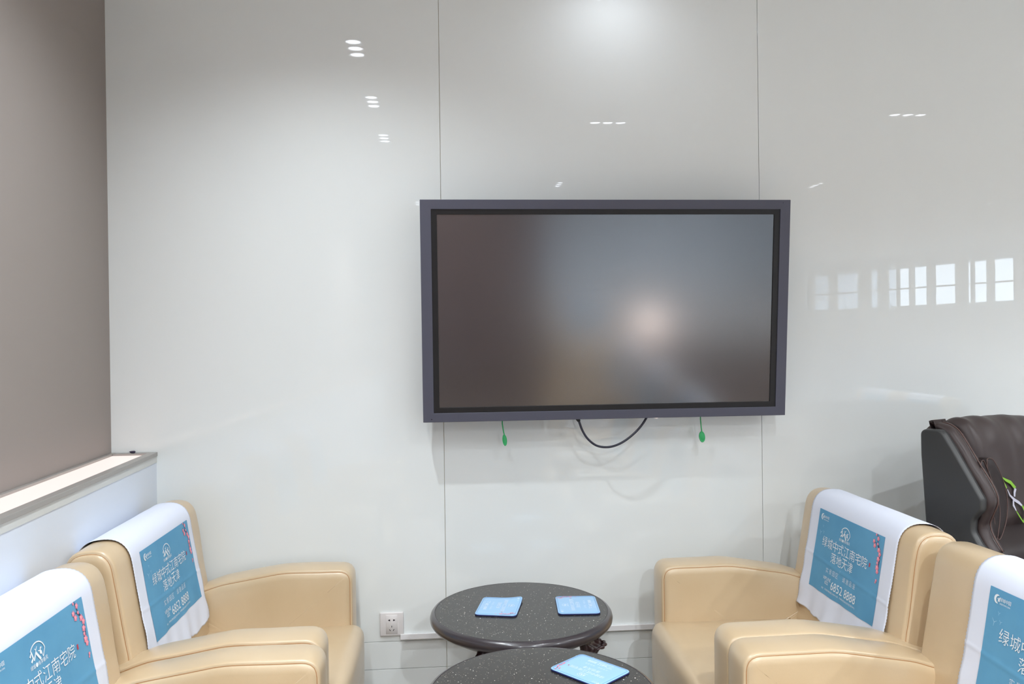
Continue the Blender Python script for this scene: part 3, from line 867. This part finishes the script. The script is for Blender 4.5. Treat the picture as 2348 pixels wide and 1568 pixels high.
# local: x = facing direction (u), y = across, away from the side shell that shows
def pz(pts): return [Vector(p) for p in pts]
shell_o = round_poly([(0.100, 0.50), (0.067, 1.00), (0.066, 1.082), (0.140, 1.086), (0.178, 1.030), (0.225, 0.955), (0.272, 0.880), (0.270, 0.845), (0.243, 0.812), (0.240, 0.775), (0.262, 0.740), (0.34, 0.66), (0.36, 0.50)],
                      [0.02, 0.2, 0.022, 0.030, 0.1, 0.1, 0.022, 0.03, 0.03, 0.03, 0.05, 0.05, 0.02], 6)
def slabm(outline, s0, s1, edge=0.008, puff=0.004, step=0.010, flat=False):
    return pad(outline, s0, s1, edge, puff, 0.001, step, flat=flat)
me, _, _ = slabm(shell_o, 0.0, 0.035, 0.013, flat=True, step=0.006)
link('side_shell', me, M['shell'], mc)['label'] = 'charcoal vinyl side shell'
me, _, _ = slabm(shell_o, 0.60, 0.635, 0.013, flat=True, step=0.006)
link('side_shell', me, M['shell'], mc)['label'] = 'charcoal vinyl side shell'
# brown trim band following the front edge of the shell
band = catmull([(0.060, 1.070), (0.085, 1.095), (0.115, 1.097), (0.150, 1.078), (0.185, 1.030), (0.222, 0.972), (0.262, 0.912), (0.276, 0.868), (0.262, 0.826), (0.250, 0.790), (0.262, 0.752), (0.29, 0.71)], 5)
def bandm(pth, s0, s1, th, wv=0.0, ph=0.0):
    vs = []; fs = []; n = len(pth); m_ = 9
    for i, p in enumerate(pth):
        t_ = (pth[min(i+1, n-1)]-pth[max(i-1, 0)]).normalized(); nn_ = Vector((-t_.y, t_.x))
        if nn_.x < 0 and i > 4: nn_ = -nn_
        if i <= 4 and nn_.y < 0: nn_ = -nn_
        for j in range(m_):
            f_ = j/(m_-1); s_ = s0+(s1-s0)*f_
            o_ = th*(sin(pi*f_)**0.5-0.5)+wv*sin(i*0.9+j*0.5+ph)
            q = p+nn_*o_; vs.append((q.x, s_, q.y))
        for j in range(m_-1, -1, -1):
            f_ = j/(m_-1); s_ = s0+(s1-s0)*f_
            q = p-nn_*th*1.2; vs.append((q.x, s_, q.y))
    k_ = 2*m_
    for i in range(n-1):
        for j in range(k_): fs.append((i*k_+j, i*k_+(j+1) % k_, (i+1)*k_+(j+1) % k_, (i+1)*k_+j))
    fs.append(tuple(range(k_))); fs.append(tuple((n-1)*k_+j for j in range(k_)))
    return mesh(vs, fs)
tb = link('trim_band', bandm(band, 0.030, 0.075, 0.012, 0.0008), M['brown'], mc)
link('trim_band', bandm([Vector((p.x-0.012, p.y-0.002)) for p in band], 0.068, 0.112, 0.012, 0.001, 1.0), M['brown'], mc)
link('piping', tubem([(p.x+0.004, 0.0735, p.y+0.003) for p in band[3:]], 0.002, 6), M['brownpipe'], tb)
# side pillows: leaf-shaped pads seen edge-on
def leafpad(outl, u0, u1, nm):
    P_ = resample([tuple(v) for v in catmull(outl, 6, True)], 0.008); nn_ = normals2(P_); N = len(P_); vs = []; fs = []
    c_ = sum(P_, Vector((0, 0)))/N
    lv = [(0.5, u0, 1), (0.0, u0, 0), (0.0, u1-0.012, 0), (0.002, u1-0.005, 0), (0.006, u1-0.001, 0), (0.3, u1-0.004, 1), (0.7, u1-0.008, 1)]
    for a_, u_, kind in lv:
        for p, n_ in zip(P_, nn_):
            q = p.lerp(c_, a_) if kind else p-n_*a_
            vs.append((u_+0.10*(0.95-q.y), q.x, q.y))
    for i in range(len(lv)-1):
        for k in range(N): fs.append((i*N+k, i*N+(k+1) % N, (i+1)*N+(k+1) % N, (i+1)*N+k))
    fs.append(tuple(range(N))); fs.append(tuple((len(lv)-1)*N+k for k in range(N)))
    o = link(nm, mesh(vs, fs), M['brown2'], mc)
    ring = [(u1-0.002+0.10*(0.95-p.y), p.x, p.y) for p in P_ if True]
    link('piping', tubem(ring, 0.0013, 6, True), M['brownpipe'], o)
leafpad([(a-0.016, b) for a, b in [(0.098, 0.975), (0.112, 0.990), (0.124, 0.975), (0.150, 0.915), (0.170, 0.860), (0.172, 0.815), (0.155, 0.765), (0.135, 0.730), (0.115, 0.760), (0.100, 0.83), (0.092, 0.90)]], 0.05, 0.225, 'side_pillow')
leafpad([(a-0.016, b) for a, b in [(0.136, 0.975), (0.150, 0.992), (0.172, 0.985), (0.200, 0.945), (0.218, 0.900), (0.224, 0.860), (0.212, 0.800), (0.175, 0.745), (0.150, 0.740), (0.140, 0.83)]], 0.05, 0.222, 'side_pillow')
# draped back pad with folds
def backpad():
    prof = catmull([(0.045, 0.90), (0.048, 1.02), (0.062, 1.085), (0.100, 1.106), (0.140, 1.096), (0.170, 1.050), (0.186, 0.990), (0.195, 0.92), (0.200, 0.85), (0.203, 0.79), (0.180, 0.745)], 7)
    n = len(prof); ms = 60; vs = []; fs = []
    for i, p in enumerate(prof):
        t_ = (prof[min(i+1, n-1)]-prof[max(i-1, 0)]).normalized(); nn_ = Vector((-t_.y, t_.x))
        fi = i/(n-1)
        for j in range(ms+1):
            f_ = j/ms; s_ = 0.115+f_*0.435
            sag = -0.018*f_**1.5
            edge = -0.030*max(0, 1-f_/0.07)**2 - 0.030*max(0, 1-(1-f_)/0.07)**2
            fold = 0.0026*sin((s_*46 - fi*9.0)+1.5*mnoise.noise(Vector((s_*6, fi*3, 1))))*max(0, sin(pi*min(1, fi/0.75)))*max(0, 1-f_*0.35)
            fold += 0.006*mnoise.noise(Vector((s_*14, fi*5, 4)))
            q = p+nn_*(edge+fold)
            vs.append((q.x, s_, q.y+sag))
    for i in range(n-1):
        for j in range(ms):
            k = i*(ms+1)+j; fs.append((k, k+1, k+ms+2, k+ms+1))
    me = mesh(vs, fs)
    return me
bp = link('back_pad', backpad(), M['brown'], mc)
so = bp.modifiers.new('thickness', 'SOLIDIFY'); so.thickness = 0.02; so.offset = 0
# embroidered emblem on the pad
def emb(u, v, off):      # u = s, v = z
    s_, z = u, v
    x = 0.217-(z-0.79)*0.10 + (0 if z < 0.9 else -(z-0.9)*0.12)
    return Vector((x+off, s_, z))
e1 = Print(emb); e2 = Print(emb)
e1.ribbon([(0.219, 0.923), (0.238, 0.911), (0.262, 0.901), (0.285, 0.879)], [0.001, 0.009, 0.012, 0.012])
e1.ribbon([(0.221, 0.921), (0.226, 0.902), (0.238, 0.884)], [0.003, 0.006, 0.004])
e1.ribbon([(0.312, 0.820), (0.326, 0.800), (0.322, 0.780), (0.312, 0.762)], [0.006, 0.011, 0.012, 0.014])
e1.ribbon([(0.276, 0.806), (0.290, 0.788), (0.309, 0.765)], [0.003, 0.005, 0.005])
e2.ribbon([(0.285, 0.879), (0.277, 0.866), (0.275, 0.853)], [0.012, 0.011, 0.008])
e2.ribbon([(0.240, 0.880), (0.250, 0.860), (0.272, 0.843), (0.296, 0.831), (0.311, 0.820)], [0.003, 0.006, 0.010, 0.010, 0.006])
e2.ribbon([(0.266, 0.842), (0.264, 0.826), (0.276, 0.807)], [0.008, 0.009, 0.004])
e1.build('green_embroidery', M['embg'], bp, 0.004); e2.build('grey_embroidery', M['embw'], bp, 0.004)
e3 = Print(lambda u, v, off: emb(0.385+u, 0.838-v, off))
e3.text('盛', 0.0, 0.0, 0.046, 0.044); e3.text('c', -0.012, 0.038, 0.010)
e3.build('lettering', M['embw'], bp, 0.005)
# lower back cushion, seat, arm pods, foot rest, base
me, _, _ = slabm(round_poly([(0.10, 0.30), (0.10, 0.74), (0.18, 0.765), (0.27, 0.70), (0.33, 0.40)], [0.02, 0.03, 0.03, 0.06, 0.03], 6), 0.10, 0.53, 0.02, 0.004)
link('lumbar_cushion', me, M['brown2'], mc)
me, _, _ = slabm(round_poly([(0.28, 0.28), (0.28, 0.44), (0.80, 0.47), (0.84, 0.28)], [0.02, 0.03, 0.05, 0.03], 6), 0.12, 0.51, 0.02, 0.004)
link('seat', me, M['brown'], mc)
for s0 in (0.0, 0.52):
    me, _, _ = slabm(round_poly([(0.22, 0.08), (0.24, 0.60), (0.40, 0.63), (0.82, 0.58), (0.86, 0.50), (0.80, 0.08)], [0.03, 0.04, 0.08, 0.06, 0.06, 0.03], 6), s0, s0+0.115, 0.02, 0.004)
    link('arm_pod', me, M['shell'], mc)
me, _, _ = slabm(round_poly([(0.82, 0.08), (0.84, 0.44), (0.95, 0.42), (1.08, 0.12), (1.0, 0.06)], [0.02, 0.05, 0.06, 0.05, 0.03], 6), 0.12, 0.51, 0.02, 0.004)
link('leg_rest', me, M['brown'], mc)
link('base', boxm([(0.20, 0.80, 0.06, 0.58, 0.0, 0.085)], 0.01), M['black'], mc)
